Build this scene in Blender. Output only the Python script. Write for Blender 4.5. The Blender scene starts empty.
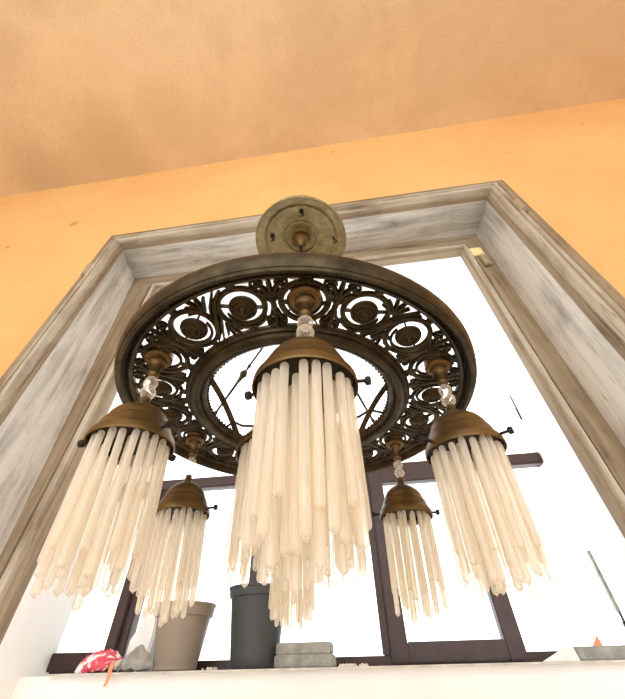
import bpy, bmesh, math, random
from mathutils import Vector, Matrix
random.seed(7)
PI = math.pi
sc = bpy.context.scene
COL = sc.collection
Z0 = 1.25                                    # camera height above the floor

# ------------------------------------------------------------------ helpers
class MB:
    """collects shapes and links them as ONE mesh object"""
    def __init__(s): s.v = []; s.f = []
    def add(s, vs, fs, M=None):
        o = len(s.v)
        s.v += [(M @ Vector(p)) if M else Vector(p) for p in vs]
        s.f += [tuple(i + o for i in f) for f in fs]
    def box(s, a, b, M=None):
        (x0, y0, z0), (x1, y1, z1) = a, b
        vs = [(x0,y0,z0),(x1,y0,z0),(x1,y1,z0),(x0,y1,z0),(x0,y0,z1),(x1,y0,z1),(x1,y1,z1),(x0,y1,z1)]
        s.add(vs, [(3,2,1,0),(4,5,6,7),(0,1,5,4),(1,2,6,5),(2,3,7,6),(3,0,4,7)], M)
    def lathe(s, prof, n=24, M=None, closed=False, caps=True):
        """prof = (r, z) pairs; closed joins last to first (a ring)"""
        vs = []; fs = []; m = len(prof)
        for r, z in prof:
            for k in range(n):
                a = 2*PI*k/n; vs.append((r*math.cos(a), r*math.sin(a), z))
        for i in range(m if closed else m-1):
            j = (i+1) % m
            for k in range(n):
                l = (k+1) % n
                fs.append((i*n+k, i*n+l, j*n+l, j*n+k))
        if not closed and caps:
            if prof[0][0] > 1e-6: fs.append(tuple(range(n))[::-1])
            if prof[-1][0] > 1e-6: fs.append(tuple(range((m-1)*n, m*n)))
        s.add(vs, fs, M)
    def sphere(s, c, r, n=10, sz=1.0, M=None):
        pr = [(max(r*math.sin(PI*i/6), 1e-7), -sz*r*math.cos(PI*i/6)) for i in range(7)]
        T = Matrix.Translation(c)
        s.lathe(pr, n, (M @ T) if M else T)
    def tube(s, pts, rad, n=8):
        """round bar through points; rad a number or one per point"""
        pts = [Vector(p) for p in pts]; rs = rad if isinstance(rad, (list, tuple)) else [rad]*len(pts)
        vs = []; fs = []; ref = None
        for i, p in enumerate(pts):
            t = (pts[min(i+1, len(pts)-1)] - pts[max(i-1, 0)]).normalized()
            if ref is None: ref = Vector((0,0,1)) if abs(t.z) < .9 else Vector((1,0,0))
            a = t.cross(ref).normalized(); b = t.cross(a).normalized(); ref = -b if b.dot(ref) < 0 else b
            a = t.cross(ref).normalized(); b = a.cross(t)
            for k in range(n):
                an = 2*PI*k/n; vs.append(p + (a*math.cos(an) + b*math.sin(an))*rs[i])
        for i in range(len(pts)-1):
            for k in range(n):
                l = (k+1) % n; fs.append((i*n+k, i*n+l, (i+1)*n+l, (i+1)*n+k))
        fs.append(tuple(range(n))[::-1]); fs.append(tuple(range((len(pts)-1)*n, len(pts)*n)))
        s.add(vs, fs)
    def build(s, name, mat, parent=None, angle=35, bevel=0):
        me = bpy.data.meshes.new(name)
        me.from_pydata([tuple(p) for p in s.v], [], s.f)
        bm = bmesh.new(); bm.from_mesh(me)
        bmesh.ops.recalc_face_normals(bm, faces=bm.faces)
        if bevel:
            es = [e for e in bm.edges if len(e.link_faces) == 2 and e.calc_face_angle(0) > .6]
            bmesh.ops.bevel(bm, geom=es, offset=bevel, segments=2, affect='EDGES', clamp_overlap=True)
        bm.to_mesh(me); bm.free()
        for p in me.polygons: p.use_smooth = True
        me.set_sharp_from_angle(angle=math.radians(angle))
        me.materials.append(mat)
        o = bpy.data.objects.new(name, me); COL.objects.link(o)
        if parent: o.parent = parent
        return o

def tag(o, label, cat, group=None):
    o['label'] = label; o['category'] = cat
    if group: o['group'] = group
    return o
def empty(name, loc, parent=None):
    o = bpy.data.objects.new(name, None); COL.objects.link(o); o.location = loc
    o.empty_display_size = .05
    if parent: o.parent = parent
    return o
def struct(o): o['kind'] = 'structure'; return o

# ------------------------------------------------------------------ materials
def new_mat(name):
    m = bpy.data.materials.new(name); m.use_nodes = True
    nt = m.node_tree
    return m, nt, nt.nodes['Principled BSDF']
def N(nt, t, **kw):
    n = nt.nodes.new(t)
    for k, v in kw.items():
        if k in n.inputs: n.inputs[k].default_value = v
        else: setattr(n, k, v)
    return n
def ramp(nt, src, stops):
    r = nt.nodes.new('ShaderNodeValToRGB'); nt.links.new(src, r.inputs[0])
    e = r.color_ramp.elements
    while len(e) < len(stops): e.new(.5)
    for k, (p, c) in enumerate(stops): e[k].position = p; e[k].color = (*c, 1) if len(c) == 3 else c
    return r.outputs[0]
def coords(nt, scale=(1,1,1), obj=True):
    tc = nt.nodes.new('ShaderNodeTexCoord'); mp = nt.nodes.new('ShaderNodeMapping')
    mp.inputs['Scale'].default_value = scale
    nt.links.new(tc.outputs['Object'], mp.inputs['Vector']); return mp.outputs[0]
def noise(nt, vec, scale, detail=6, rough=.55, dist=0):
    n = N(nt, 'ShaderNodeTexNoise'); n.inputs['Scale'].default_value = scale
    n.inputs['Detail'].default_value = detail; n.inputs['Roughness'].default_value = rough
    n.inputs['Distortion'].default_value = dist
    nt.links.new(vec, n.inputs['Vector']); return n.outputs['Fac']
def mix(nt, f, a, b, mode='MIX'):
    m = nt.nodes.new('ShaderNodeMix'); m.data_type = 'RGBA'; m.blend_type = mode
    for sock, v in ((m.inputs[0], f), (m.inputs[6], a), (m.inputs[7], b)):
        if isinstance(v, (int, float)): sock.default_value = v
        elif isinstance(v, tuple): sock.default_value = (*v, 1)
        else: nt.links.new(v, sock)
    return m.outputs[2]
def bump(nt, bsdf, h, strength=.3, dist=.01):
    b = nt.nodes.new('ShaderNodeBump'); b.inputs['Strength'].default_value = strength
    b.inputs['Distance'].default_value = dist
    nt.links.new(h, b.inputs['Height']); nt.links.new(b.outputs[0], bsdf.inputs['Normal'])

def simple(name, col, rough=.5, metal=0, var=.15, scale=12, bmp=0, spec=.4):
    m, nt, b = new_mat(name)
    v = coords(nt); n = noise(nt, v, scale)
    c = ramp(nt, n, [(.3, tuple(x*(1-var) for x in col)), (.7, tuple(min(1, x*(1+var)) for x in col))])
    nt.links.new(c, b.inputs['Base Color'])
    b.inputs['Roughness'].default_value = rough; b.inputs['Metallic'].default_value = metal
    b.inputs['Specular IOR Level'].default_value = spec
    if bmp: bump(nt, b, noise(nt, v, scale*6), bmp, .004)
    return m

def plaster(name, c_lo, c_hi, grain, bstr, spots=(), stains=None):
    m, nt, b = new_mat(name)
    v = coords(nt)
    big = noise(nt, v, .9, 4, .6); mid = noise(nt, v, 7, 6, .6)
    c = ramp(nt, big, [(.3, c_lo), (.7, c_hi)])
    c2 = ramp(nt, mid, [(.35, (.96,.95,.93)), (.65, (1,1,1))]); c3 = ramp(nt, noise(nt, v, grain*1.2, 3), [(.35, (.93,.92,.90)), (.6, (1,1,1))]); c2 = mix(nt, 1.0, c2, c3, 'MULTIPLY')
    c = mix(nt, 1.0, c, c2, 'MULTIPLY')
    if stains:
        s = ramp(nt, noise(nt, v, .55, 7, .62, .4), [(.42, (1,1,1)), (.54, stains)])
        c = mix(nt, 1.0, c, s, 'MULTIPLY')
    for (p, r, colr) in spots:               # chips and plugs in the plaster
        d = N(nt, 'ShaderNodeVectorMath', operation='DISTANCE'); d.inputs[1].default_value = p
        nt.links.new(v, d.inputs[0])
        w = N(nt, 'ShaderNodeMath', operation='MULTIPLY_ADD'); w.inputs[1].default_value = r*1.3
        nt.links.new(noise(nt, v, 60, 3), w.inputs[0]); nt.links.new(d.outputs['Value'], w.inputs[2])
        f = ramp(nt, w.outputs[0], [(r*1.0, (.9,.9,.9)), (r*1.9, (0,0,0))])
        c = mix(nt, f, c, colr)
    nt.links.new(c, b.inputs['Base Color']); b.inputs['Roughness'].default_value = .9
    b.inputs['Specular IOR Level'].default_value = .15
    bump(nt, b, noise(nt, v, grain, 4, .6), bstr, .006)
    return m

def wood(name, axis, base, light, dark, amount=.5):
    """worn painted wood with the grain along one axis"""
    m, nt, b = new_mat(name)
    sc_ = [9, 9, 9]; sc_['xyz'.index(axis)] = .7
    v = coords(nt, tuple(sc_)); v1 = coords(nt)
    streak = noise(nt, v, 2.6, 7, .62, .5); fine = noise(nt, v, 13, 4, .6); blot = noise(nt, v1, 3.2, 5, .6)
    c = ramp(nt, streak, [(.32, dark), (.47, base), (.62, light)])
    c = mix(nt, ramp(nt, blot, [(.45 - .2*amount, (0,0,0)), (.75 - .2*amount, (.75,.75,.75))]), c, light)
    c = mix(nt, ramp(nt, fine, [(.60, (0,0,0)), (.72, (.6,.6,.6))]), c, dark)
    nt.links.new(c, b.inputs['Base Color']); b.inputs['Roughness'].default_value = .6
    b.inputs['Specular IOR Level'].default_value = .3
    bump(nt, b, streak, .35, .008)
    return m

def brass(name, lo, hi, rough=.42, metal=.75, scale=30):
    m, nt, b = new_mat(name)
    v = coords(nt); n = noise(nt, v, scale, 6, .6); g = noise(nt, v, scale*.3, 4)
    c = ramp(nt, n, [(.3, lo), (.7, hi)])
    c = mix(nt, ramp(nt, g, [(.5, (0,0,0)), (.7, (.5,.5,.5))]), c, tuple(x*.5 for x in lo))
    nt.links.new(c, b.inputs['Base Color']); b.inputs['Metallic'].default_value = metal
    r = ramp(nt, n, [(.3, (rough+.15,)*3), (.7, (rough-.08,)*3)])
    nt.links.new(r, b.inputs['Roughness']); bump(nt, b, n, .2, .002)
    return m

def frosted(name, col, lo, hi):
    """milky glass tube wall: scatters, transmits and shines at the rim"""
    m = bpy.data.materials.new(name); m.use_nodes = True; nt = m.node_tree; nt.nodes.clear()
    out = N(nt, 'ShaderNodeOutputMaterial')
    d = N(nt, 'ShaderNodeBsdfDiffuse'); t = N(nt, 'ShaderNodeBsdfTranslucent')
    d.inputs[0].default_value = (*col,1); t.inputs[0].default_value = (*col,1)
    s = N(nt, 'ShaderNodeMixShader'); s.inputs[0].default_value = .62
    nt.links.new(d.outputs[0], s.inputs[1]); nt.links.new(t.outputs[0], s.inputs[2])
    tr = N(nt, 'ShaderNodeBsdfTransparent'); tr.inputs[0].default_value = (1,.985,.95,1)
    lw = N(nt, 'ShaderNodeLayerWeight'); lw.inputs[0].default_value = .5
    f = N(nt, 'ShaderNodeMapRange'); f.inputs['To Min'].default_value = lo; f.inputs['To Max'].default_value = hi
    nt.links.new(lw.outputs['Facing'], f.inputs['Value'])
    s2 = N(nt, 'ShaderNodeMixShader'); nt.links.new(f.outputs[0], s2.inputs[0])
    nt.links.new(tr.outputs[0], s2.inputs[1]); nt.links.new(s.outputs[0], s2.inputs[2])
    g = N(nt, 'ShaderNodeBsdfGlossy'); g.inputs['Roughness'].default_value = .15
    pw = N(nt, 'ShaderNodeMath', operation='POWER'); pw.inputs[1].default_value = 4; nt.links.new(lw.outputs['Facing'], pw.inputs[0])
    fr = N(nt, 'ShaderNodeMapRange'); fr.inputs['To Min'].default_value = .03; fr.inputs['To Max'].default_value = .35; nt.links.new(pw.outputs[0], fr.inputs['Value'])
    s3 = N(nt, 'ShaderNodeMixShader'); nt.links.new(fr.outputs[0], s3.inputs[0])
    nt.links.new(s2.outputs[0], s3.inputs[1]); nt.links.new(g.outputs[0], s3.inputs[2])
    nt.links.new(s3.outputs[0], out.inputs[0])
    return m

def pane_mat():
    m = bpy.data.materials.new('pane_glass'); m.use_nodes = True; nt = m.node_tree; nt.nodes.clear()
    out = N(nt, 'ShaderNodeOutputMaterial'); tr = N(nt, 'ShaderNodeBsdfTransparent'); tr.inputs[0].default_value = (.97,.99,.98,1)
    g = N(nt, 'ShaderNodeBsdfGlossy'); g.inputs['Roughness'].default_value = .02
    fr = N(nt, 'ShaderNodeFresnel'); fr.inputs[0].default_value = 1.45
    s = N(nt, 'ShaderNodeMixShader'); nt.links.new(fr.outputs[0], s.inputs[0])
    nt.links.new(tr.outputs[0], s.inputs[1]); nt.links.new(g.outputs[0], s.inputs[2]); nt.links.new(s.outputs[0], out.inputs[0])
    return m

WALL = (.86,.49,.155)
M = {}
spots = [((-2.16,1.1,2.83+Z0), .045, (.45,.24,.09)), ((1.45,1.1,2.95+Z0), .03, (.62,.36,.12)),
         ((2.2,1.1,3.32+Z0), .02, (.6,.34,.12)), ((.10,1.1,3.62+Z0), .02, (.45,.25,.1)), ((-2.6,1.1,2.55+Z0), .018, (.4,.2,.08))]
M['wall'] = plaster('orange_plaster', (.76,.42,.165), (.79,.50,.205), 70, .12, spots)
M['ceiling'] = plaster('stucco_ceiling', (.785,.605,.385), (.81,.635,.425), 55, .6, [((-2.9,.93,3.84+Z0),.42,(.57,.44,.27)),((-2.1,.82,3.84+Z0),.40,(.60,.46,.28)),((-1.4,.72,3.84+Z0),.36,(.66,.51,.31))], (.88,.86,.86))
M['floor'] = wood('floor_boards', 'y', (.55,.46,.34), (.62,.54,.42), (.42,.33,.23))
M['side'] = plaster('cream_plaster', (.80,.72,.58), (.84,.77,.64), 70, .12)
M['white'] = simple('white_masonry', (.94,.94,.93), .9, var=.03, scale=5, bmp=.1)
BR = ((.22,.155,.092), (.32,.25,.165), (.10,.065,.038))
PA = ((.30,.235,.16), (.52,.47,.38), (.15,.105,.065))
GR = ((.40,.385,.35), (.66,.64,.59), (.16,.145,.125))
for ax in 'xz':
    M['brown_'+ax] = wood('worn_brown_wood_'+ax, ax, *BR, amount=.3)
    M['pale_'+ax] = wood('worn_pale_wood_'+ax, ax, *PA, amount=.5)
    M['grey_'+ax] = wood('worn_grey_wood_'+ax, ax, *GR, amount=.75 if ax == 'z' else .5)
M['hinge'] = simple('painted_iron', (.36,.28,.19), .5, 0, .25, 40)
M['tape'] = simple('cream_putty', (.85,.72,.38), .8)
M['upvc'] = simple('brown_window_profile', (.052,.026,.022), .4, 0, .2, 20)
M['gasket'] = simple('grey_gasket', (.33,.33,.31), .7, 0, .4, 30)
M['crack'] = simple('dark_gap', (.04,.04,.035), .9)
M['pane'] = pane_mat()
M['brass'] = brass('aged_brass', (.030,.021,.010), (.085,.062,.030), .42)
M['brass_cap'] = brass('brown_brass', (.11,.066,.022), (.20,.125,.045), .36, .7, 14)
M['brass_dish'] = brass('dull_gilt_brass', (.24,.19,.09), (.40,.33,.17), .5, .5, 45)
M['dark'] = simple('blackened_brass', (.022,.016,.010), .6, .3)
M['tube'] = frosted('frosted_tube_glass', (.945,.905,.825), .42, .93)
M['crystal'] = frosted('clear_bead_glass', (.92,.84,.70), .15, .8)
M['taupe'] = simple('taupe_plastic', (.30,.25,.20), .5, 0, .06, 8)
M['charcoal'] = simple('charcoal_plastic', (.055,.06,.063), .5, 0, .08, 8)
M['concrete'] = simple('grey_concrete', (.33,.33,.30), .9, 0, .25, 30, .4)
M['sill'] = simple('pale_sill', (.60,.59,.55), .8, 0, .25, 18)
M['foam'] = simple('white_foam', (.86,.86,.84), .8, 0, .05, 20, .3)
M['grit'] = simple('grey_rubble', (.35,.34,.31), .9, 0, .35, 25, .5)
M['orange'] = simple('orange_plastic', (.80,.33,.17), .5)
M['crumb'] = simple('pale_crumbs', (.75,.70,.62), .9)
# printed foil bag: white with red patches
def bag_mat():
    m, nt, b = new_mat('red_white_bag'); v = coords(nt, (1,1,1.6))
    c = ramp(nt, noise(nt, v, 19, 3, .5, .6), [(.43, (.85,.80,.80)), (.47, (.72,.06,.11)), (.62, (.72,.08,.12)), (.66, (.86,.80,.8))])
    nt.links.new(c, b.inputs['Base Color']); b.inputs['Roughness'].default_value = .35; return m
M['bag'] = bag_mat()

# ------------------------------------------------------------------ room shell
XL, XR, YB, ZC = -4.2, 3.6, -4.2, 3.84
D = 1.1
cxl, cxr, cz = -1.505, 1.047, 2.265          # opening at the casing
rxl, rxr, rz = -1.535, 1.018, 2.245          # opening at the back of the wooden reveal (y = 1.35)
ixl, ixr, iz = -1.29, .875, 2.085            # opening of the inner wooden frame
oxl, oxr = -1.386, .965                      # masonry niche at the outer window
YO = 1.83
b = MB()
b.box((XL-.2, D, 0), (cxl-.07, YO+.1, ZC+Z0)); b.box((cxr+.07, D, 0), (XR+.2, YO+.1, ZC+Z0))
b.box((cxl-.07, D, cz+.03+Z0), (cxr+.07, YO+.1, ZC+Z0))
struct(b.build('wall_front', M['wall']))
b = MB(); b.box((XL-.2, YB, 0), (XL, D, ZC+Z0)); struct(b.build('wall_left', M['side']))
b = MB(); b.box((XR, YB, 0), (XR+.2, D, ZC+Z0)); struct(b.build('wall_right', M['side']))
b = MB(); b.box((XL-.2, YB, ZC+Z0), (XR+.2, YO+.1, ZC+Z0+.2)); struct(b.build('ceiling', M['ceiling']))
b = MB(); b.box((XL-.2, YB, -.1), (XR+.2, YO+.1, 0)); struct(b.build('floor', M['floor']))
# white masonry niche between the old frame and the outer window
def prism(mb, poly, z0, z1):
    n = len(poly)
    mb.add([(x, y, z0) for x, y in poly] + [(x, y, z1) for x, y in poly],
           [tuple(range(n))[::-1], tuple(range(n, 2*n))] + [(i, (i+1) % n, (i+1) % n + n, i+n) for i in range(n)])
b = MB(); prism(b, [(cxl-.07,1.40),(ixl-.02,1.40),(ixl,1.412),(oxl,YO),(oxl,YO+.1),(cxl-.07,YO+.1)], 0, iz+.03+Z0); struct(b.build('trim_1', M['white']))
b = MB(); prism(b, [(cxr+.07,1.40),(ixr+.02,1.40),(ixr,1.412),(oxr,YO),(oxr,YO+.1),(cxr+.07,YO+.1)], 0, iz+.03+Z0); struct(b.build('trim_2', M['white']))
b = MB(); b.box((cxl-.07,1.40,iz+.03+Z0),(cxr+.07,YO+.1,cz+.03+Z0)); struct(b.build('trim_3', M['white']))
b = MB(); b.box((ixl-.05,1.62,0),(ixr+.07,YO+.1,.0135+Z0)); struct(b.build('wall_apron', M['white']))
# window sill board
b = MB(); b.box((-1.205,1.58,.0135+Z0),(.955,YO+.02,.0195+Z0)); struct(b.build('trim_4', M['sill']))

# ------------------------------------------------------------------ window_1 : old wooden casing, reveal boards, inner frame
w1 = struct(empty('window_1', ((cxl+cxr)/2, D, Z0)))
W1 = Matrix.Translation(-w1.location)
oL, oR, oT = -1.615, 1.186, 2.395
profs = {'casing_board': [(1,-.005),(1,.040),(.95,.046),(.68,.046),(.64,.040),(.62,.008),(.62,-.01)],
  'casing_bead': [(.535,-.01),(.535,.044),(.50,.058),(.43,.064),(.36,.058),(.33,.046),(.30,.046),(.27,.056),(.20,.060),(.13,.052),(.11,.04),(.11,-.01)],
  'casing_bed': [(.66,-.02),(.66,.008),(0,.006),(0,-.02)]}
def L3(s): return cxl+(oL-cxl)*s, cxr+(oR-cxr)*s, cz+(oT-cz)*s
def sweep(which, prof):
    mb = MB(); vs = []; n = len(prof)
    for s, v in prof:
        xl, xr, zt = L3(s); y = D - v
        if which == 'l': vs.append([(xl,y,.02),(xl,y,zt+Z0)])
        if which == 'r': vs.append([(xr,y,.02),(xr,y,zt+Z0)])
        if which == 't': vs.append([(xl,y,zt+Z0),(xr,y,zt+Z0)])
    flat = [p for pr in vs for p in pr]
    fs = [(2*i, 2*i+1, 2*i+3, 2*i+2) for i in range(n-1)]
    fs += [tuple(2*i for i in range(n)), tuple(2*i+1 for i in range(n))]
    mb.add(flat, fs, W1); return mb
for nm, pf_ in profs.items():
    for k, ax in (('l','z'),('r','z'),('t','x')): struct(sweep(k, pf_).build(nm, M[{'casing_board':'brown_','casing_bead':'pale_','casing_bed':'brown_'}[nm]+ax], w1, 25))
# deep concave reveal boards, grey washed
def reveal(k):
    mb = MB(); n = 10; rows = []
    for i in range(n+1):
        t = i/n; y = D+.012 + (1.35-D-.012)*t; c = -.012*math.sin(PI*t)     # hollowed face
        rows.append((cxl+(rxl-cxl)*t + c, cxr+(rxr-cxr)*t - c, cz+(rz-cz)*t - c, y))
    def ring(off):
        out = []
        for xl, xr, zt, y in rows:
            if k == 'l': out += [(xl-off+.225*(y-D)/.25,y,.01),(xl-off,y,zt+Z0+off)]
            if k == 'r': out += [(xr+off,y,.01),(xr+off,y,zt+Z0+off)]
            if k == 't': out += [(xl-off,y,zt+Z0+off),(xr+off,y,zt+Z0+off)]
        return out
    a = ring(0); q = ring(.012); m = len(a)
    fs = [(2*i,2*i+1,2*i+3,2*i+2) for i in range(n)] + [(m+2*i,m+2*i+1,m+2*i+3,m+2*i+2) for i in range(n)]
    fs += [(0,1,m+1,m), (2*n,2*n+1,m+2*n+1,m+2*n)]
    for e in (0,1): fs += [(2*i+e,2*i+2+e,m+2*i+2+e,m+2*i+e) for i in range(n)]
    mb.add(a+q, fs, W1); return mb
for k, ax in (('l','z'),('r','z'),('t','x')): struct(reveal(k).build('reveal_board', M['grey_'+ax], w1, 50))
# inner frame with a stepped bead round its opening
INN = {'inner_frame': [(1.05,1.352),(.34,1.352),(.32,1.364),(0,1.368),(0,1.412),(1.05,1.412)],
  'frame_bead': [(.27,1.37),(.27,1.348),(.24,1.340),(.17,1.338),(.13,1.344),(.12,1.37)]}
def inner(k, which):
    mb = MB()
    pf = INN[which]
    vs = []
    for s, y in pf:
        xl, xr, zt = ixl+(rxl-ixl)*s, ixr+(rxr-ixr)*s, iz+(rz-iz)*s
        if k == 'l': vs += [(xl,y,.01),(xl,y,zt+Z0)]
        if k == 'r': vs += [(xr,y,.01),(xr,y,zt+Z0)]
        if k == 't': vs += [(xl,y,zt+Z0),(xr,y,zt+Z0)]
    n = len(pf)
    mb.add(vs, [(2*i,2*i+1,(2*i+3)%(2*n),(2*i+2)%(2*n)) for i in range(n)] + [tuple(2*i for i in range(n)), tuple(2*i+1 for i in range(n))], W1)
    return mb
for k, ax in (('l','z'),('r','z'),('t','x')):
    struct(inner(k,'inner_frame').build('inner_frame', M['brown_'+ax], w1, 30)); struct(inner(k,'frame_bead').build('frame_bead', M['pale_'+ax], w1, 30))
# painted hinge knuckles
def hinge(x, y, z, r, h):
    mb = MB(); mb.lathe([(1e-6,-h/2-.008),(r*.6,-h/2-.006),(r,-h/2),(r,-.003),(r*.93,0),(r,.003),(r,h/2),(r*.6,h/2+.006),(1e-6,h/2+.008)], 12, W1 @ Matrix.Translation((x,y,z+Z0)))
    mb.box((x-.008,y,z-h/2+Z0),(x+.03,y+.014,z+h/2+Z0), W1)
    struct(mb.build('hinge', M['hinge'], w1))
hinge(-1.575, D-.052, 1.92, .02, .11); hinge(1.118, D-.052, 1.98, .024, .11); hinge(.955, 1.335, 1.90, .017, .10)
mb = MB(); mb.box((.905,1.338,1.97+Z0),(.985,1.352,2.06+Z0), W1); struct(mb.build('putty_patch', M['tape'], w1, bevel=.004))

# ------------------------------------------------------------------ window_2 : brown outer window
w2 = struct(empty('window_2', (-.2, YO, Z0))); W2 = Matrix.Translation(-w2.location)
def bar(x0, x1, z0, z1, y0, y1, name): 
    m_ = MB(); m_.box((x0,y0,z0+Z0),(x1,y1,z1+Z0), W2); return struct(m_.build(name, M['upvc'], w2, bevel=.005))
bar(oxl, oxr, .775, .835, YO, YO+.06, 'frame_rail')                # top rail
bar(oxl, oxr, .0195, .052, YO, YO+.06, 'frame_rail')               # bottom rail
bar(.030, .066, .05, .777, YO, YO+.06, 'frame_post')
bar(-.545, -.505, .05, .777, YO, YO+.06, 'frame_post')
bar(-1.105, -1.065, .05, .777, YO, YO+.06, 'frame_post')
def sash(x0, x1, z0, z1, w, wb):
    m_ = MB(); y0, y1 = YO-.022, YO+.03
    m_.box((x0,y0,z0+Z0),(x0+w,y1,z1+Z0), W2); m_.box((x1-w,y0,z0+Z0),(x1,y1,z1+Z0), W2)
    m_.box((x0+w,y0,z0+Z0),(x1-w,y1,z0+wb+Z0), W2); m_.box((x0+w,y0,z1-w+Z0),(x1-w,y1,z1+Z0), W2)
    s_ = struct(m_.build('sash', M['upvc'], w2, bevel=.004))
    p_ = MB(); p_.box((x0+w-.008,YO-.002,z0+wb-.008+Z0),(x1-w+.008,YO+.006,z1-w+.008+Z0), W2); struct(p_.build('pane', M['pane'], s_))
sash(.062, .565, .028, .79, .068, .062)
sash(oxl-.08, -1.10, .028, .79, .05, .06)
for x0, x1 in ((-1.066,-.544),(-.506,.031)):
    p_ = MB(); p_.box((x0,YO+.02,.05+Z0),(x1,YO+.028,.777+Z0), W2); struct(p_.build('pane', M['pane'], w2))
# exposed seal where the right jamb meets the outer window
b = MB(); b.box((oxr-.012,YO-.012,.16+Z0),(oxr+.004,YO,.37+Z0)); struct(b.build('trim_5', M['gasket']))
b = MB()
for z0, z1, dx in ((1.10,1.19,0),(1.03,1.105,-.003),(.125,.165,0),(.09,.13,-.004)):
    b.box((oxr-.006+dx,YO-.006,z0+Z0),(oxr+.003,YO,z1+Z0))
struct(b.build('trim_6', M['crack']))

# ------------------------------------------------------------------ things on the sill
ZS = .0195+Z0
def wobble(o, amt, scale, seed):
    r = random.Random(seed); ph = [r.uniform(0,6) for _ in range(9)]
    for v in o.data.vertices:
        p = v.co*scale
        v.co += Vector((math.sin(p.y*1.7+ph[0])+math.sin(p.z*2.3+ph[1]), math.sin(p.x*1.9+ph[2])+math.sin(p.z*1.3+ph[3]), math.sin(p.x*2.1+ph[4])+math.sin(p.y*2.7+ph[5])))*amt
def dense(o, n):
    bm = bmesh.new(); bm.from_mesh(o.data); bmesh.ops.subdivide_edges(bm, edges=bm.edges, cuts=n, use_grid_fill=True); bm.to_mesh(o.data); bm.free()
# taupe bucket
p = empty('plant_pot', (-.767,1.705,ZS)); p.scale = (.97,.97,.95); tag(p, 'taupe plastic plant pot, the lighter of the two pots on the sill', 'plant pot')
b = MB(); b.lathe([(.076,0),(.083,.004),(.084,.026),(.087,.030),(.106,.150),(.110,.172),(.103,.172),(.08,.03),(.076,.008),(.0001,.008)], 40); b.build('pot_body', M['taupe'], p)
b = MB(); b.lathe([(.108,.170),(.119,.172),(.123,.205),(.127,.208),(.127,.216),(.116,.216),(.112,.17)], 40, closed=True); b.build('pot_rim', M['taupe'], p)
# charcoal pot in its saucer
p = empty('plant_pot', (-.457,1.705,ZS)); p.scale = (1.07,1.0,.97); tag(p, 'charcoal plastic plant pot standing in a saucer on the sill', 'plant pot')
b = MB(); b.lathe([(.068,.008),(.083,.012),(.088,.06),(.102,.20),(.105,.225),(.096,.225),(.08,.05),(.07,.014),(.0001,.014)], 40); b.build('pot_body', M['charcoal'], p)
b = MB(); b.lathe([(.103,.222),(.112,.225),(.114,.25),(.118,.253),(.118,.26),(.107,.26),(.1,.222)], 40, closed=True); b.build('pot_rim', M['charcoal'], p)
b = MB(); b.lathe([(.0001,0),(.084,0),(.09,.006),(.094,.022),(.09,.022),(.084,.008),(.0001,.008)], 40); b.build('saucer', M['charcoal'], p)
# two slabs
b = MB(); b.box((-.108,-.06,0),(.108,.06,.036)); o = b.build('concrete_slab', M['concrete'], bevel=.004); o.location = (-.258,1.70,ZS); tag(o, 'grey concrete slab lying on the sill, lower of the stacked pair', 'slab', 'stacked concrete slabs')
b = MB(); b.box((-.102,-.055,0),(.102,.055,.034)); o = b.build('concrete_slab', M['concrete'], bevel=.004); o.location = (-.260,1.70,ZS+.0363); tag(o, 'grey concrete slab on top of the other slab beside the charcoal pot', 'slab', 'stacked concrete slabs')
# crumpled bag
b = MB(); b.lathe([(.0001,0),(.07,0),(.082,.008),(.078,.026),(.055,.046),(.025,.056),(.0001,.058)], 28, Matrix.Diagonal((1.05,.6,1.05,1)))
o = b.build('crumpled_bag', M['bag'], angle=60); dense(o, 1); wobble(o, .0026, 85, 3); o.location = (-1.05,1.66,ZS+.004); o.rotation_euler = (0,-.12,0)
tag(o, 'crumpled red and white plastic bag at the left end of the sill', 'bag')
# broken foam block and rubble
b = MB(); b.box((-.05,-.045,0),(.05,.045,.20)); o = b.build('foam_block', M['foam'], bevel=.006); dense(o, 3)
for v in o.data.vertices:
    if v.co.z > .12: v.co.x = v.co.x*.7 + .012 + .01*math.sin(v.co.z*90)
wobble(o, .003, 60, 5); o.location = (-.945,1.775,ZS+.004); tag(o, 'broken white foam block standing between red bag and taupe pot', 'foam block')
b = MB(); b.lathe([(.0001,0),(.055,0),(.062,.012),(.05,.03),(.03,.046),(.012,.058),(.0001,.06)], 9, Matrix.Diagonal((1.05,.6,1.1,1)))
o = b.build('rubble_lump', M['grit'], angle=20); dense(o, 1); wobble(o, .004, 70, 8); o.location = (-.90,1.645,ZS+.006); tag(o, 'grey lump of rubble in front of the white foam block', 'rubble')
# orange strip hanging over the sill edge
b = MB(); pts = [(-.958,1.605,.05),(-.955,1.588,.045),(-.952,1.577,.03),(-.950,1.5755,.010),(-.950,1.574,-.004),(-.954,1.572,-.016)]
vs = []; fs = []
for i, (x, y, z) in enumerate(pts):
    w = .009 - .0008*i
    vs += [(x-w,y,z+Z0),(x+w,y,z+Z0),(x+w,y-.002,z+Z0),(x-w,y-.002,z+Z0)]
for i in range(len(pts)-1):
    for k in range(4): fs.append((4*i+k,4*i+(k+1)%4,4*i+4+(k+1)%4,4*i+4+k))
fs += [(3,2,1,0), (20,21,22,23)]
b.add(vs, fs); o = b.build('plastic_strip', M['orange']); tag(o, 'narrow orange plastic strip hanging over the sill edge by the bag', 'strip')
# crumbs right of the slabs
b = MB(); r = random.Random(4)
for k in range(60):
    s = r.uniform(.002,.006); b.sphere((r.uniform(-.135,-.03) if k < 44 else r.uniform(-.62,-.58), r.uniform(1.59,1.66), ZS+s*.5), s, 5)
o = b.build('plaster_crumbs', M['crumb'], angle=10); o['kind'] = 'stuff'; tag(o, 'pale plaster crumbs scattered along the sill front', 'crumbs')
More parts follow.
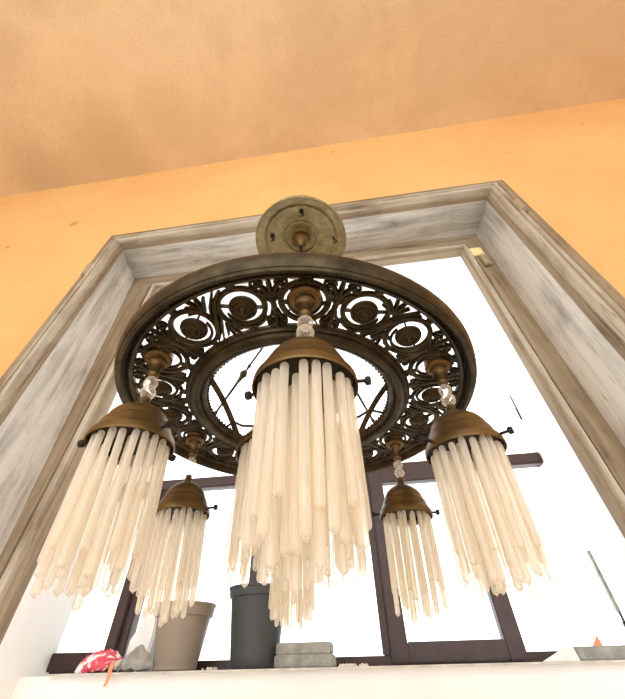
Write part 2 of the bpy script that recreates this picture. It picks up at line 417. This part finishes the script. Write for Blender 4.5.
# wedge and plank at the right end
b = MB(); b.add([(.535,1.60,0),(.655,1.60,0),(.66,1.70,0),(.62,1.70,0),(.648,1.60,.036),(.655,1.70,.036)], [(0,1,4),(0,3,2,1),(0,4,5,3),(1,2,5,4),(2,3,5)])
o = b.build('foam_wedge', M['foam'], bevel=.001); o.location.z = ZS; tag(o, 'white wedge shaped offcut pointing left beside the grey plank', 'offcut')
b = MB(); b.box((-.135,-.05,0),(.135,.05,.036)); o = b.build('grey_plank', M['concrete'], bevel=.003); o.location = (.80,1.665,ZS); tag(o, 'short grey plank at the right end of the sill', 'plank')
b = MB(); b.add([(-.02,-.006,0),(.012,-.006,0),(.012,.006,0),(-.02,.006,0),(.010,0,.032)], [(3,2,1,0),(0,1,4),(1,2,4),(2,3,4),(3,0,4)])
o = b.build('orange_scrap', M['orange']); o.location = (.765,1.68,ZS+.036); tag(o, 'small orange triangular scrap standing on the grey plank', 'scrap')

# ------------------------------------------------------------------ the chandelier
C0 = Vector((-.102,.5826,.4037+Z0))
AZ0 = math.radians(-78.6)
ch = empty('chandelier', C0); tag(ch, 'aged brass ring chandelier with hanging frosted glass tube shades before the window', 'chandelier')
# rims
b = MB(); R1 = .35
b.lathe([(.315,.006),(.315,-.004),(.317,-.007),(.322,-.009),(.3245,-.006),(.327,-.006),(.3285,-.012),(.333,-.019),(.338,-.020),(.3405,-.016),(.342,-.016),(.345,-.011),(.347,-.002),(.3475,.006),(.345,.012),(.338,.014),(.334,.009),(.325,.008)], 144, closed=True)
for k in range(300):                          # milled bead line inside the moulding
    a = 2*PI*k/300; b.sphere((.3258*math.cos(a), .3258*math.sin(a), -.0072), .0019, 5)
b.build('outer_rim', M['brass'], ch, 40)
b = MB()
b.lathe([(.224,.004),(.224,-.004),(.220,-.009),(.214,-.007),(.211,-.012),(.205,-.014),(.198,-.012),(.195,-.006),(.190,-.008),(.185,-.005),(.183,.002),(.186,.006),(.20,.007)], 120, closed=True)
for k in range(110):
    a = 2*PI*k/110; b.sphere((.1825*math.cos(a), .1825*math.sin(a), .002), .0034, 6)
b.build('inner_rim', M['brass'], ch, 40)
# openwork scrolls between the rims
RM = .27
def polar(th0, u, w, z=0):
    a = th0 + u/RM; r = RM + w
    return (r*math.cos(a), r*math.sin(a), z)
fil = MB()
def ribbon(th0, pts, w0, w1=None, wm=None, zt=.0045):
    """half-round cast band; width runs w0 -> wm -> w1"""
    n = len(pts); w1 = w0 if w1 is None else w1; wm = (w0+w1)/2 if wm is None else wm
    vs = []; fs = []
    for i, (x, y) in enumerate(pts):
        a = pts[max(i-1,0)]; c = pts[min(i+1,n-1)]
        dx, dy = c[0]-a[0], c[1]-a[1]; l = math.hypot(dx,dy) or 1; nx, ny = -dy/l, dx/l
        t = i/(n-1); w = 1.08*(w0*(1-t)**2 + 2*wm*t*(1-t)*1 + w1*t*t)/2 if wm else w0/2
        for k, (s, z) in enumerate(((1,.002),(.95,-.002),(.45,-zt),(-.45,-zt),(-.95,-.002),(-1,.002))):
            vs.append(polar(th0, x+nx*w*s, y+ny*w*s, z))
    for i in range(n-1):
        for k in range(6): fs.append((6*i+k,6*i+(k+1)%6,6*i+6+(k+1)%6,6*i+6+k))
    fs += [tuple(range(6))[::-1], tuple(range(6*n-6,6*n))]
    fil.add(vs, fs)
def arc(cx, cy, r0, r1, a0, a1, n=28, fl=1):
    return [(cx + fl*(r0+(r1-r0)*i/n)*math.cos(a0+(a1-a0)*i/n), cy + (r0+(r1-r0)*i/n)*math.sin(a0+(a1-a0)*i/n)) for i in range(n+1)]
def curl(th0, x, y, r, a0, turns, fl):
    ribbon(th0, arc(x, y, r, r*.35, a0, a0+turns*2*PI, 20, fl), .0045, .003)
    fil.lathe([(.0001,-.006),(r*.30,-.005),(r*.42,-.001),(r*.42,.002)], 8, Matrix.Translation(polar(th0, x, y)))
def fan(th0, x, y, a, ln, spread, k=5, w=.0065):
    for i in range(k):
        t = a + spread*(i/(k-1)-.5); l = ln*(1-.22*abs(i-(k-1)/2)/((k-1)/2))
        bend = (i-(k-1)/2)*.10
        pts = [(x+l*s*math.cos(t+bend*s), y+l*s*math.sin(t+bend*s)) for s in [j/6 for j in range(7)]]
        ribbon(th0, pts, .002, .0035, w, .005)
rosettes = []
H = .0475
SP = 2*PI*RM/18                              # arc length of one unit
for i in range(18):
    th = AZ0 + i*2*PI/18; kind = i % 3
    if kind == 0:                             # lamp mount: plain double ring
        ribbon(th, arc(0,0,.0355,.0355,0,2*PI,40), .0085, .0085)
        ribbon(th, arc(0,0,.0245,.0245,0,2*PI,32), .005, .005)
        for a in (0, PI/2, PI, 3*PI/2): ribbon(th, [(.024*math.cos(a),.024*math.sin(a)),(.034*math.cos(a),.034*math.sin(a))], .006)
        for s in (1,-1):
            fan(th, 0, s*.036, s*PI/2, .013, 2.2, 5, .006)
    else:
        fl = 1 if kind == 1 else -1
        # scroll winding in towards the rosette, with a leafy tail
        ribbon(th, arc(0,0,.0395,.0335,-2.5,-2.5+2*PI*1.02,44,fl), .006, .008, .0085)
        ribbon(th, arc(0,0,.0325,.0265,-2.4,-2.4+.75*PI,20,fl), .007, .002, .006)
        for a in (.5, 3.3):
            ribbon(th, [(fl*.015*math.cos(a),.015*math.sin(a)),(fl*.034*math.cos(a),.034*math.sin(a))], .0035)
        rosettes.append(th)
        for s in (1,-1): ribbon(th, [(0,s*.036),(fl*.003,s*.050)], .010, .012)
    # what fills the gap before the next unit
    tb = th + PI/18
    if kind in (0, 2):                        # stem with a palmette on the rim side, curls at its foot
        ribbon(tb, [(0,-.050),(0,-.03),(0,-.01),(0,.012)], .012, .008, .009, .006)
        fan(tb, 0, .010, PI/2, .036, 1.5, 5, .011)
        for s in (1,-1):
            curl(tb, s*.017, .036, .0085, 0, 1.2, -s)
            curl(tb, s*.013, -.036, .0075, PI/2, 1.2, s)
            ribbon(tb, [(s*.003,-.012),(s*.008,-.024),(s*.018,-.030)], .006, .004)
            ribbon(tb, [(s*.002,.004),(s*.010,.013),(s*.014,.026)], .006, .004)
    else:                                     # two scrolls joined by a long slanting leaf
        ribbon(tb, [(-.030,-.040),(-.014,-.024),(0,0),(.014,.024),(.030,.040)], .004, .004, .017, .006)
        ribbon(tb, [(-.022,-.044),(-.004,-.020),(.010,.002)], .003, .003, .007)
        ribbon(tb, [(.022,.044),(.004,.020),(-.010,-.002)], .003, .003, .007)
        fan(tb, -.006, .016, PI*.62, .034, 1.3, 5, .008)
        fan(tb, .006, -.016, -PI*.38, .034, 1.3, 5, .008)
openwork = fil.build('openwork_ring', M['brass'], ch, 50)
rp = MB(); rp.lathe([(.0001,-.010),(.003,-.010),(.0045,-.0075),(.0065,-.0065),(.0085,-.0085),(.0105,-.0065),(.0125,-.0055),(.0145,-.0075),(.0175,-.006),(.0195,-.002),(.0195,.002),(.0001,.002)], 24)
rmesh = None
for th in rosettes:
    if rmesh is None: o = rp.build('rosette', M['brass'], openwork, 50); rmesh = o.data
    else:
        o = bpy.data.objects.new('rosette', rmesh); COL.objects.link(o); o.parent = openwork
    o.location = polar(th, 0, 0); o.scale = (1.12,1.12,1)

# suspension: dish, hooks, jointed rods
CAN = Vector((0,.004,.665))
b = MB()
b.lathe([(.150,0),(.153,-.003),(.154,.004),(.146,.030),(.115,.055),(.06,.07),(.022,.085),(.018,.11),(.0005,.112),
  (.0005,.016),(.02,.016),(.034,.02),(.035,.036),(.052,.033),(.055,.026),(.060,.026),(.062,.031),(.09,.026),(.113,.018),(.116,.012),(.119,.012),(.122,.017),(.134,.012),(.146,.006)], 64, Matrix.Translation(CAN), closed=True)
can = b.build('canopy_dish', M['brass_dish'], ch, 30)
b = MB(); b.lathe([(.0001,-.03),(.007,-.028),(.012,-.018),(.02,-.006),(.03,.0),(.033,.018),(.033,.03)], 24, Matrix.Translation(CAN)); b.build('hub_nut', M['brass_cap'], can)
def pol(az, r, z): a = math.radians(az); return Vector((r*math.cos(a), r*math.sin(a), z))
HUB = Vector((0,.002,.37))
def rod(p0, p1):
    d = p1-p0; L = d.length
    Mx = Matrix.Translation(p0) @ d.to_track_quat('Z','Y').to_matrix().to_4x4()
    pr = [(.0001,0)]
    nseg = 3
    for k in range(nseg):
        a = L*k/nseg; s = L/nseg
        pr += [(.0022,a+.001),(.006,a+s*.03),(.0095,a+s*.09),(.0050,a+s*.17),(.0034,a+s*.3),(.003,a+s*.55),(.0026,a+s*.86),(.0045,a+s*.9),(.003,a+s*.95)]
    pr += [(.003,L),(.0001,L)]
    m_ = MB(); m_.lathe(pr, 10, Mx)
    for q in (p0, p1): m_.sphere(q, .008, 10)
    m_.build('suspension_rod', M['brass'], ch, 40)
hooks = [(195,.098),(5,.115),(-80,.098)]; feet = [(170,.203),(38.5,.203),(-78.6,.21)]
for (ha, hr), (fa, fr) in zip(hooks, feet):
    h = pol(ha, hr, 0) + CAN
    m_ = MB(); pts = [h+Vector((0,0,.03)), h+Vector((0,0,.0))] + [h + Vector((.007*math.sin(t), 0, -.007+.007*math.cos(t))) for t in [j*PI/5 for j in range(1,8)]]
    m_.tube(pts, .0022, 6); m_.lathe([(.0001,-.002+.02),(.008,.018),(.008,.026),(.0001,.026)], 12, Matrix.Translation(h)); m_.build('rod_hook', M['dark'], can)
    rod(HUB, pol(fa, fr, .012))
b = MB(); b.tube([HUB, CAN+Vector((0,0,-.02))], .0055, 10); b.lathe([(.0001,-.022),(.008,-.02),(.018,-.008),(.02,0),(.016,.012),(.008,.02),(.006,.035),(.0001,.036)], 20, Matrix.Translation(HUB)); b.build('stem', M['brass'], ch)
# stay from the dish back to the head of the window casing
b = MB(); top = CAN + Vector((0,0,.10)); end = Vector((0.02,1.06,2.36+Z0)) - C0
dr = Vector(C0 + CAN) - Vector((0,0,Z0)); dr.normalize()
cam = Vector((0,0,Z0)); t_ = (1.056)/dr.y; end = cam + dr*t_ - C0
b.tube([top, top.lerp(end,.5), end], .007, 10); b.sphere(end, .02, 12)
b.build('hanging_stay', M['dark'], ch)

# ---- shades: a stepped brass cap on a glass bead, fringed with tubes
tube_rank = []                                # (score, shade, mesh key, matrix)
def tube_profile(L, r):
    pr = [(.0001,0),(r*.5,-r*.12),(r*.82,-r*.42),(r*.97,-r*.8),(r,-r*1.1)]
    pr += [(r,-L*.5),(r,-L+r*.8),(r*.93,-L+r*.42),(r*.74,-L+r*.12),(r*.42,-L-r*.06),(r*.24,-L-r*.12),(r*.20,-L-r*.38),(.0001,-L-r*.46)]
    return pr
tube_meshes = {}
def tube_mesh(L, r):
    k = (round(L,4), round(r,4))
    if k not in tube_meshes:
        m_ = MB(); m_.lathe(tube_profile(L, r), 12); tube_meshes[k] = m_
    return k
CAMV = Vector((0,0,Z0))
def fringe(shade, Msh, zt, rows, tr, seed):
    rr = random.Random(seed)
    for (rad, n, lens, drop) in rows:
        for k in range(n):
            a = 2*PI*(k + rr.uniform(-.2,.2))/n + rad*40
            L = lens[k % len(lens)] + rr.choice((-.006,-.003,0,.003,.006))
            L = round(L, 3)
            pos = Vector((rad*math.cos(a), rad*math.sin(a), zt - drop + rr.uniform(-.003,.003)))
            T = Matrix.Translation(pos) @ Matrix.Rotation(rr.uniform(-.02,.02),4,'X') @ Matrix.Rotation(rr.uniform(-.02,.02),4,'Y')
            wp = C0 + Msh @ pos; tocam = (CAMV - wp); dist = tocam.length
            outward = (Msh.to_3x3() @ Vector((math.cos(a), math.sin(a), 0)))
            facing = outward.dot(tocam.normalized())
            sc_ = (1/dist)*(1 if rad == rows[0][0] else .5)*(1 if facing > -.15 else .35)
            tube_rank.append((sc_, shade, tube_mesh(L, tr), T, Msh))
def lamp(az, rm, s, lean, seed, screws=(5,170,88)):
    a = AZ0 + math.radians(az)
    base = Vector((rm*math.cos(a), rm*math.sin(a), -.008))
    # socket below the ring, bead, cap; origin of the shade = the mount
    b = MB()
    b.lathe([(.0001,.012),(.024*s,.012),(.0245*s,-.002),(.021*s,-.005),(.0165*s,-.006),(.0155*s,-.011),(.0125*s,-.0135),(.0105*s,-.018),(.0085*s,-.03),(.0095*s,-.034),(.0085*s,-.037),(.0055*s,-.040),(.0055*s,-.046),(.0001,-.046)], 24)
    Msh = Matrix.Translation(base) @ Matrix.Rotation(lean[0],4,'X') @ Matrix.Rotation(lean[1],4,'Y')
    z = lambda d: -.044-(d-.044)
    b.lathe([(.0001,-.081),(.0055*s,-.082),(.0075*s,-.084),(.0075*s,-.089),(.0095*s,-.095),(.0125*s,-.0985),(.020*s,-.1025),(.030*s,-.108),(.039*s,-.1155),(.0445*s,-.124),(.0462*s,-.131),(.0490*s,-.1335),(.0515*s,-.139),
             (.0540*s,-.147),(.0575*s,-.151),(.0605*s,-.156),(.0615*s,-.164),(.0605*s,-.166),(.0590*s,-.164),(.0565*s,-.154),(.050*s,-.150),(.0001,-.149)], 40)
    cap = b.build('lamp_shade', M['brass_cap'], ch, 28); cap.matrix_basis = Msh
    g = MB(); r_ = .0118*s
    pr = [(.004*s,-.040)]
    for c0, rr_ in ((-.052,r_),(-.0715,r_*1.08)):
        for j in range(1,8):
            t = PI*j/8; pr.append((max(rr_*math.sin(t),.006*s), c0 + rr_*math.cos(t)))
    pr += [(.004*s,-.084)]
    g.lathe(pr, 10); gb = g.build('glass_bead', M['crystal'], cap, 20)
    u = MB(); u.lathe([(.0565*s,-.152),(.0562*s,-.160),(.053*s,-.1605),(.052*s,-.153)], 32, closed=True); u.lathe([(.0001,-.1515),(.05*s,-.1525),(.05*s,-.1505),(.0001,-.1505)], 32); u.build('tube_gallery', M['dark'], cap)
    for q in screws:
        aq = math.radians(q)
        Mq = Matrix.Rotation(aq,4,'Z') @ Matrix.Translation((.057*s,0,-.154)) @ Matrix.Rotation(PI/2,4,'Y')
        t_ = MB(); t_.lathe([(.0001,0),(.0022,0),(.0022,.012),(.0050,.013),(.0055,.016),(.005,.019),(.0001,.0195)], 10, Mq); t_.build('thumbscrew', M['dark'], cap)
    fringe(cap, Msh, -.163, [(.0500*s, 20, tuple(q*(.93 if s < .9 else 1) for q in (.134,.160,.142,.163)), 0), (.034*s, 8, (.166*s**.5,.174*s**.5), 0), (.016*s, 4, (.176*s**.5,.182*s**.5), 0)], .0049*s, seed)
    return cap
lamp(0, .281, .97, (0,0), 1)
lamp(-60, .281, .93, (.0,-.06), 2, (188,338,65))
lamp(60, .281, .92, (0,.02), 3, (205,325,85))
lamp(-121, .272, .87, (0,-.06), 4)
lamp(121, .272, .87, (0,.04), 5)
lamp(180, .281, .87, (0,0), 6)
# large shade in the middle, carried by three arms
b = MB()
b.lathe([(.0001,-.01),(.012,-.012),(.014,-.035),(.03,-.045),(.06,-.055),(.088,-.072),(.098,-.085),(.101,-.095),(.106,-.098),(.112,-.106),(.113,-.114),(.110,-.116),(.106,-.104),(.0001,-.100)], 56)
cen = b.build('lamp_shade', M['brass_cap'], ch, 28)
cen['label'] = 'large central shade behind the front one'
u = MB(); u.lathe([(.0001,-.106),(.104,-.108),(.104,-.1045),(.0001,-.1045)], 48); u.build('tube_gallery', M['dark'], cen)
fringe(cen, Matrix.Identity(4), -.110, [(.1000, 34, (.155,.186,.17,.19), 0), (.078, 14, (.18,.19), 0), (.05, 7, (.19,.195), 0)], .0050, 9)
def arm(az0, az1):
    m_ = MB(); p0 = pol(az0,.188,.006); p1 = pol(az1,.105,-.095)
    d = (p1-p0); side = Vector((-d.y,d.x,0)).normalized()
    n = 12; vs = []; fs = []
    for i in range(n+1):
        t = i/n; p = p0.lerp(p1,t) + Vector((0,0,.012*math.sin(PI*t))); w = .0055
        for s, zz in ((1,.0025),(1,-.0025),(-1,-.0025),(-1,.0025)): vs.append(p + side*w*s + Vector((0,0,zz)))
    for i in range(n):
        for k in range(4): fs.append((4*i+k,4*i+(k+1)%4,4*i+4+(k+1)%4,4*i+4+k))
    fs += [(3,2,1,0),(4*n,4*n+1,4*n+2,4*n+3)]
    m_.add(vs, fs); m_.sphere(p0, .007, 8); m_.build('support_arm', M['brass'], ch)
arm(216, 188); arm(-12, 12); arm(100, 100)
for pts in ([pol(160,.188,.004), pol(165,.155,-.02)+Vector((0,0,.02)), pol(175,.12,-.03), pol(190,.08,-.05)],
            [pol(20,.188,.004), pol(16,.15,.0), pol(8,.12,-.03), pol(0,.08,-.05)]):
    m_ = MB(); m_.tube([Vector(p) for p in pts], .0028, 7); m_.build('wire', M['brass'], ch)

# tubes: the hundred that show largest one by one, the rest as one fringe
tube_rank.sort(key=lambda t: -t[0])
meshcache = {}
for sc_, shade, key, T, Msh in tube_rank[:100]:
    if key not in meshcache:
        o = tube_meshes[key].build('glass_tube', M['tube'], shade, 60); meshcache[key] = o.data
    else:
        o = bpy.data.objects.new('glass_tube', meshcache[key]); COL.objects.link(o); o.parent = shade
    o.matrix_basis = T
b = MB()
for sc_, shade, key, T, Msh in tube_rank[100:]:
    t_ = tube_meshes[key]; b.add(t_.v, t_.f, Msh @ T)
o = b.build('glass_tube', M['tube'], ch, 60); o['kind'] = 'stuff'

# ------------------------------------------------------------------ light
w = bpy.data.worlds.new('sky'); sc.world = w; w.use_nodes = True
bg = w.node_tree.nodes['Background']; bg.inputs[0].default_value = (.98,.99,1,1); bg.inputs[1].default_value = 3.0
def area(name, loc, rot, sx, sy, power, col):
    l = bpy.data.lights.new(name, 'AREA'); l.shape = 'RECTANGLE'; l.size = sx; l.size_y = sy; l.energy = power; l.color = col
    o = bpy.data.objects.new(name, l); COL.objects.link(o); o.location = loc; o.rotation_euler = rot; return o

# ------------------------------------------------------------------ camera
cd = bpy.data.cameras.new('camera'); co = bpy.data.objects.new('camera', cd); COL.objects.link(co)
cd.sensor_fit = 'HORIZONTAL'; cd.sensor_width = 36; cd.lens = 343.2108/625*36; cd.clip_start = .01
r_ = Vector((0.99053227,0.13627141,-0.01661082)); u_ = Vector((0.10578641,-0.68056731,0.72500853)); f_ = Vector((-0.08749316,0.71990155,0.68853955))
co.matrix_world = Matrix(((r_.x,u_.x,-f_.x,0),(r_.y,u_.y,-f_.y,0),(r_.z,u_.z,-f_.z,Z0),(0,0,0,1)))
sc.camera = co
sc.view_settings.view_transform = 'Standard'; sc.view_settings.look = 'None'; sc.view_settings.gamma = 1; sc.view_settings.exposure = 0
sc.cycles.transparent_max_bounces = 48; sc.cycles.max_bounces = 24; sc.cycles.diffuse_bounces = 20; sc.cycles.glossy_bounces = 12; sc.cycles.transmission_bounces = 8
